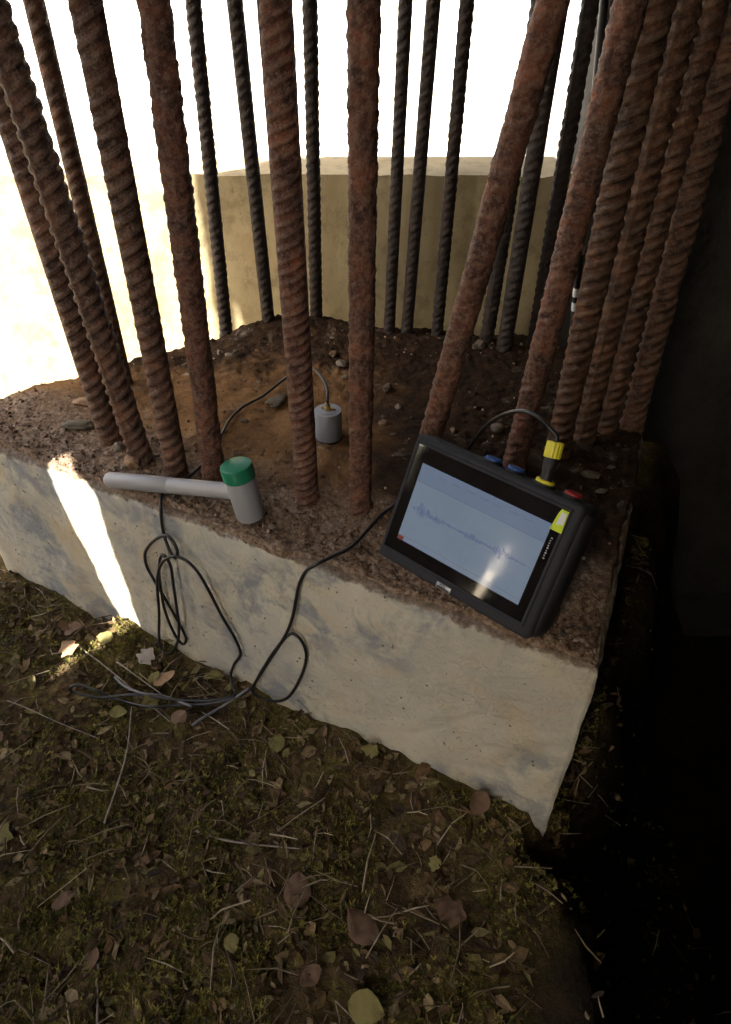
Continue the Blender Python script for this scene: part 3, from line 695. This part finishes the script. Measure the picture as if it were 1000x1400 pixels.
GS = 'pale rubble chips in the dirt behind the bars'
for px, py, w_ in [(455, 463, 9), (457, 485, 14), (467, 499, 18), (472, 516, 12), (545, 558, 12), (526, 580, 16), (538, 594, 9), (680, 588, 18), (620, 590, 12), (530, 532, 18), (322, 483, 9), (300, 484, 10), (313, 487, 12), (352, 481, 9), (655, 477, 22), (600, 545, 8)]:
    stone_at(px, py, w_, R.choice(['stone_dim', 'stone_dim', 'mortar_dim']), 'small pale rubble chip in the dirt behind the front bars', GS, sq=(1, R.uniform(.5, .9), R.uniform(.3, .7)))
GS2 = 'pale chips on the grey strip right of the tester'
for px, py, w_ in [(808, 650, 26), (822, 672, 18), (835, 640, 14), (790, 880, 14), (770, 868, 12), (800, 862, 18), (775, 812, 22), (806, 790, 12), (845, 610, 12), (870, 575, 14)]:
    stone_at(px, py, w_, R.choice(['stone_dim', 'stone_dark']), 'weathered chip on the narrow strip between tester and block edge', GS2, sq=(1, R.uniform(.4, .7), .3))

def bits(name, spots, mat, colors, maker):
    V = []; F = []; C_ = []
    for s_ in spots:
        v, f = maker(*s_); k0 = len(V); V += v; F += [tuple(i + k0 for i in q) for q in f]; c = R.choice(colors); g_ = R.uniform(.7, 1.25); c = tuple(x * g_ for x in c); C_ += [c] * len(v)
    o = mesh_obj(name, V, F, mat, None, False); at = o.data.color_attributes.new('tint', 'FLOAT_COLOR', 'POINT')
    at.data.foreach_set('color', [x for c in C_ for x in (*c, 1)]); return o
phi_ = (1 + sqrt(5)) / 2
ICO = [Vector(v).normalized() for v in [(-1, phi_, 0), (1, phi_, 0), (-1, -phi_, 0), (1, -phi_, 0), (0, -1, phi_), (0, 1, phi_), (0, -1, -phi_), (0, 1, -phi_), (phi_, 0, -1), (phi_, 0, 1), (-phi_, 0, -1), (-phi_, 0, 1)]]
ICF = [(0, 11, 5), (0, 5, 1), (0, 1, 7), (0, 7, 10), (0, 10, 11), (1, 5, 9), (5, 11, 4), (11, 10, 2), (10, 7, 6), (7, 1, 8), (3, 9, 4), (3, 4, 2), (3, 2, 6), (3, 6, 8), (3, 8, 9), (4, 9, 5), (2, 4, 11), (6, 2, 10), (8, 6, 7), (9, 8, 1)]
def pebble(x, y, z, r):
    q = Quaternion((R.gauss(0, 1), R.gauss(0, 1), R.gauss(0, 1), R.gauss(0, 1))); q.normalize(); s = (R.uniform(.7, 1.3), R.uniform(.5, 1), R.uniform(.4, .9))
    return [q @ Vector((v.x * s[0], v.y * s[1], v.z * s[2])) * r * R.uniform(.75, 1.2) + Vector((x, y, z)) for v in ICO], ICF
def inside(x, y, m=.012):
    p = Vector((x, y, 0)); c = False; j = len(outline) - 1
    q = cen + (p - cen) * (1 + m / max(.05, (p - cen).length))
    for i in range(len(outline)):
        a, b = outline[i], outline[j]
        if (a.y > q.y) != (b.y > q.y) and q.x < (b.x - a.x) * (q.y - a.y) / (b.y - a.y) + a.x: c = not c
        j = i
    return c
spots = []
while len(spots) < 2100:
    x = R.uniform(-.72, .5); y = R.uniform(-.27, .66)
    if not inside(x, y): continue
    f = fdist(x, y); w_ = max(exp(-(f / .11) ** 2), .09 * smooth(.36, .5, y), .05 * smooth(.05, .15, x), .02)
    if R.random() > w_: continue
    r = R.choice([.0010, .0014, .0018, .0022, .0026, .0035]); spots.append((x, y, top_z(x, y) + r * .25, r))
tag(bits('grit', spots, MAT['grit'], [(.17, .118, .078), (.11, .070, .044), (.23, .175, .128), (.07, .042, .026), (.15, .085, .044), (.30, .24, .18)], pebble), 'loose grit and crumbs strewn over the block top', 'grit', kind='stuff')

# ------------------------------------------------------------------ leaf litter on the ground
def frag(x, y, z, s):
    q = Quaternion((0, 0, 1), R.uniform(0, 2 * pi)) @ Quaternion((1, 0, 0), R.gauss(0, .45)) @ Quaternion((0, 1, 0), R.gauss(0, .4))
    w_ = s * R.uniform(.25, .6); c = s * R.uniform(-.25, .35); j = lambda: R.uniform(.75, 1.25)
    P = [(-s * j(), 0, 0), (-s * .35, -w_ * j(), c * .6), (s * .4 * j(), -w_ * .8 * j(), c), (s * j(), 0, .3 * c), (s * .35, w_ * j(), c), (-s * .4, w_ * .9 * j(), c * .5)]
    return [q @ Vector(p) + Vector((x, y, z)) for p in P], [(0, 1, 2, 3), (0, 3, 4, 5)]
def straw(x, y, z, s):
    a = R.uniform(0, 2 * pi); d = Vector((cos(a), sin(a), R.uniform(-.15, .35))).normalized(); n_ = Vector((-d.y, d.x, 0)).normalized(); w_ = R.uniform(.0005, .0013)
    p = Vector((x, y, z)); b = Vector((R.uniform(-.2, .2), R.uniform(-.2, .2), R.uniform(.0, .2))) * s
    up = Vector((0, 0, w_))
    A, B_, C_ = p - d * s, p + b, p + d * s
    return [A - n_ * w_, A + n_ * w_, B_ - n_ * w_, B_ + n_ * w_, C_ - n_ * w_ * .4, C_ + n_ * w_ * .4, A + up, B_ + up, C_ + up], [(0, 2, 7, 6), (6, 7, 3, 1), (2, 4, 8, 7), (7, 8, 5, 3)]
def tuft(x, y, z, s):
    V = []; F = []
    for q in range(6):
        a = R.uniform(0, 2 * pi); l = s * R.uniform(.6, 1.2); d = Vector((cos(a) * .7, sin(a) * .7, R.uniform(.35, .9))) * l; n_ = Vector((-sin(a), cos(a), 0)) * s * .10; k0 = len(V)
        p = Vector((x, y, z)); V += [p - n_, p + n_, p + d * .6 + n_ * .9, p + d + Vector((0, 0, -l * .15)), p + d * .6 - n_ * .9]; F.append((k0, k0 + 1, k0 + 2, k0 + 3, k0 + 4))
    return V, F
def gspots(n, szs, dens=None, lift=.004):
    out = []
    while len(out) < n:
        x = R.uniform(-1.0, .75); y = R.uniform(-.75, .35)
        if fdist(x, y) > -.004 and udist(x, y) < .0: continue
        u = udist(x, y)
        if u > .03 and R.random() < .93: continue
        if dens and R.random() > dens(x, y): continue
        s = R.choice(szs) * R.uniform(.7, 1.3); out.append((x, y, ground_z(x, y) + lift * R.uniform(.2, 1.6), s))
    return out
BR = [(.10, .060, .028), (.06, .036, .018), (.15, .10, .05), (.20, .15, .08), (.085, .055, .02), (.04, .028, .016), (.13, .11, .04)]
tag(bits('leaf_litter', gspots(11000, [.003, .004, .006, .008, .012]), MAT['litter'], BR, frag), 'crumbled brown leaf litter covering the ground below the block', 'leaf litter', kind='stuff')
tag(bits('straw', gspots(1300, [.012, .02, .03], None, .008), MAT['litter'], [(.20, .16, .10), (.12, .09, .05), (.30, .25, .17), (.07, .05, .03)], straw), 'fine straw and stalks mixed into the litter', 'straw', kind='stuff')
tag(bits('moss', gspots(17000, [.0035, .005, .007, .009], lambda x, y: smooth(-.10, .16, fbm((x, y, 31), 6, 3) + .05), .004), MAT['litter'], [(.095, .088, .016), (.14, .125, .022), (.060, .055, .012), (.19, .16, .04)], tuft), 'olive green moss growing in patches through the litter', 'moss', kind='stuff')

# larger dead leaves, each one its own object
def leaf_mesh(name, mat, seed, lobes=0):
    rr = random.Random(seed); nL = 14; nW = 6; V = []; F = []; curl = rr.uniform(-.5, .9); bend = rr.uniform(-.3, .6)
    for i in range(nL + 1):
        t = i / nL; wd = .36 * sin(pi * t ** .85) ** .8 * (1 + lobes * .28 * sin(t * 17 + seed)) + .012
        for j in range(nW + 1):
            s = 2 * j / nW - 1; x = t - .5; y = s * wd * (1 + .08 * fbm((t, s, seed), 5, 2))
            z = curl * y * y * 1.4 + bend * (t - .5) ** 2 * .8 + .07 * fbm((t * 3, s * 2, seed), 1.4, 3) + .02 * abs(s)
            V.append((x, y, z))
    w_ = nW + 1
    for i in range(nL):
        for j in range(nW): F.append((i * w_ + j, i * w_ + j + 1, (i + 1) * w_ + j + 1, (i + 1) * w_ + j))
    me = bpy.data.meshes.new(name); me.from_pydata(V, [], F); me.update(); me.polygons.foreach_set('use_smooth', [True] * len(me.polygons)); me.materials.append(MAT[mat]); return me
LM = {m_: [leaf_mesh(m_, m_, s, s % 3 == 0) for s in (1, 2, 3, 4)] for m_ in ('leaf_pale', 'leaf_tan', 'leaf_brown', 'leaf_olive')}
def leaf(p, size, mat, label, group=None, tilt=.3, rz=None, v=None):
    o = bpy.data.objects.new('dead_leaf', R.choice(LM[mat]) if v is None else LM[mat][v]); o.location = p; o.scale = (size,) * 3
    o.rotation_euler = (R.gauss(0, tilt), R.gauss(0, tilt), R.uniform(0, 6.28) if rz is None else rz); link(o); tag(o, label, 'leaf', group); return o
leaf(GP(200, 897, .010), .036, 'leaf_pale', 'pale lobed dead leaf in the litter close to the block face', rz=1.2, v=2)
leaf(GP(226, 930, .008), .040, 'leaf_tan', 'tan dead leaf lying just above the black cables', rz=.8, v=1)
leaf(GP(211, 926, .006), .024, 'leaf_olive', 'grey green leaf beside the tan dead leaf', v=0)
leaf(GP(143, 871, .010), .030, 'leaf_olive', 'yellow olive leaf left of the sunlit strip', v=3)
leaf(GP(100, 860, .012), .045, 'leaf_brown', 'curled brown leaf at the left edge below the block', v=0)
leaf(GP(93, 886, .010), .040, 'leaf_tan', 'tan curled leaf left of the olive leaf', v=2)
leaf(GP(162, 975, .008), .028, 'leaf_olive', 'yellowish leaf below the black cables', v=1)
leaf(GP(245, 980, .008), .034, 'leaf_brown', 'reddish brown leaf below the black cables near the bottom', v=3)
leaf(FP(233, 876, .004), .012, 'leaf_olive', 'tiny olive leaf stuck on the block face inside the cable loop', v=2)
for s_ in gspots(60, [.022, .030, .038], lambda x, y: .9 if udist(x, y) < .05 else .4, .010):
    mt = R.choice(['leaf_brown', 'leaf_brown', 'leaf_brown', 'leaf_tan', 'leaf_olive']); cn = {'leaf_brown': 'brown', 'leaf_tan': 'tan', 'leaf_olive': 'olive'}[mt]
    leaf(Vector(s_[:3]) + Vector((0, 0, .006)), s_[3], mt, 'small loose %s dead leaf in the litter in front of the block' % cn, 'loose %s leaves over the ground in front' % cn)
def twig(pts, r, label, group=None):
    V, F = tube_data(pts, lambda t: r * (1 - .5 * t), 6, .008); o = mesh_obj('twig', V, F, MAT['twig']); tag(o, label, 'twig', group)
twig([GP(160, 905, .012), GP(178, 918, .012), GP(200, 934, .010), GP(225, 952, .006)], .0016, 'pale straight twig pointing down to the black cables')
twig([FP(407, 957, .006), FP(417, 966, .008), FP(424, 976, .010), FP(429, 985, .008)], .0010, 'short curved brown stalk against the foot of the block face')
GT = 'thin twigs lying in the litter'
for s_ in gspots(26, [.05, .07, .10], lambda x, y: 1 if udist(x, y) < .05 else .4, .012):
    a = R.uniform(0, 6.28); p = Vector(s_[:3]); l = s_[3]; q = []
    for t in (-1, -.4, .2, 1):
        c = p + Vector((cos(a), sin(a), 0)) * l * t + Vector((R.gauss(0, .06), R.gauss(0, .06), 0)) * l; q.append(Vector((c.x, c.y, max(ground_z(c.x, c.y) + .006, p.z))))
    if any(fdist(c.x, c.y) > -.004 and udist(c.x, c.y) < .02 for c in q): continue
    twig(q, R.uniform(.0009, .0018), 'thin twig lying in the litter in front of the block', GT)
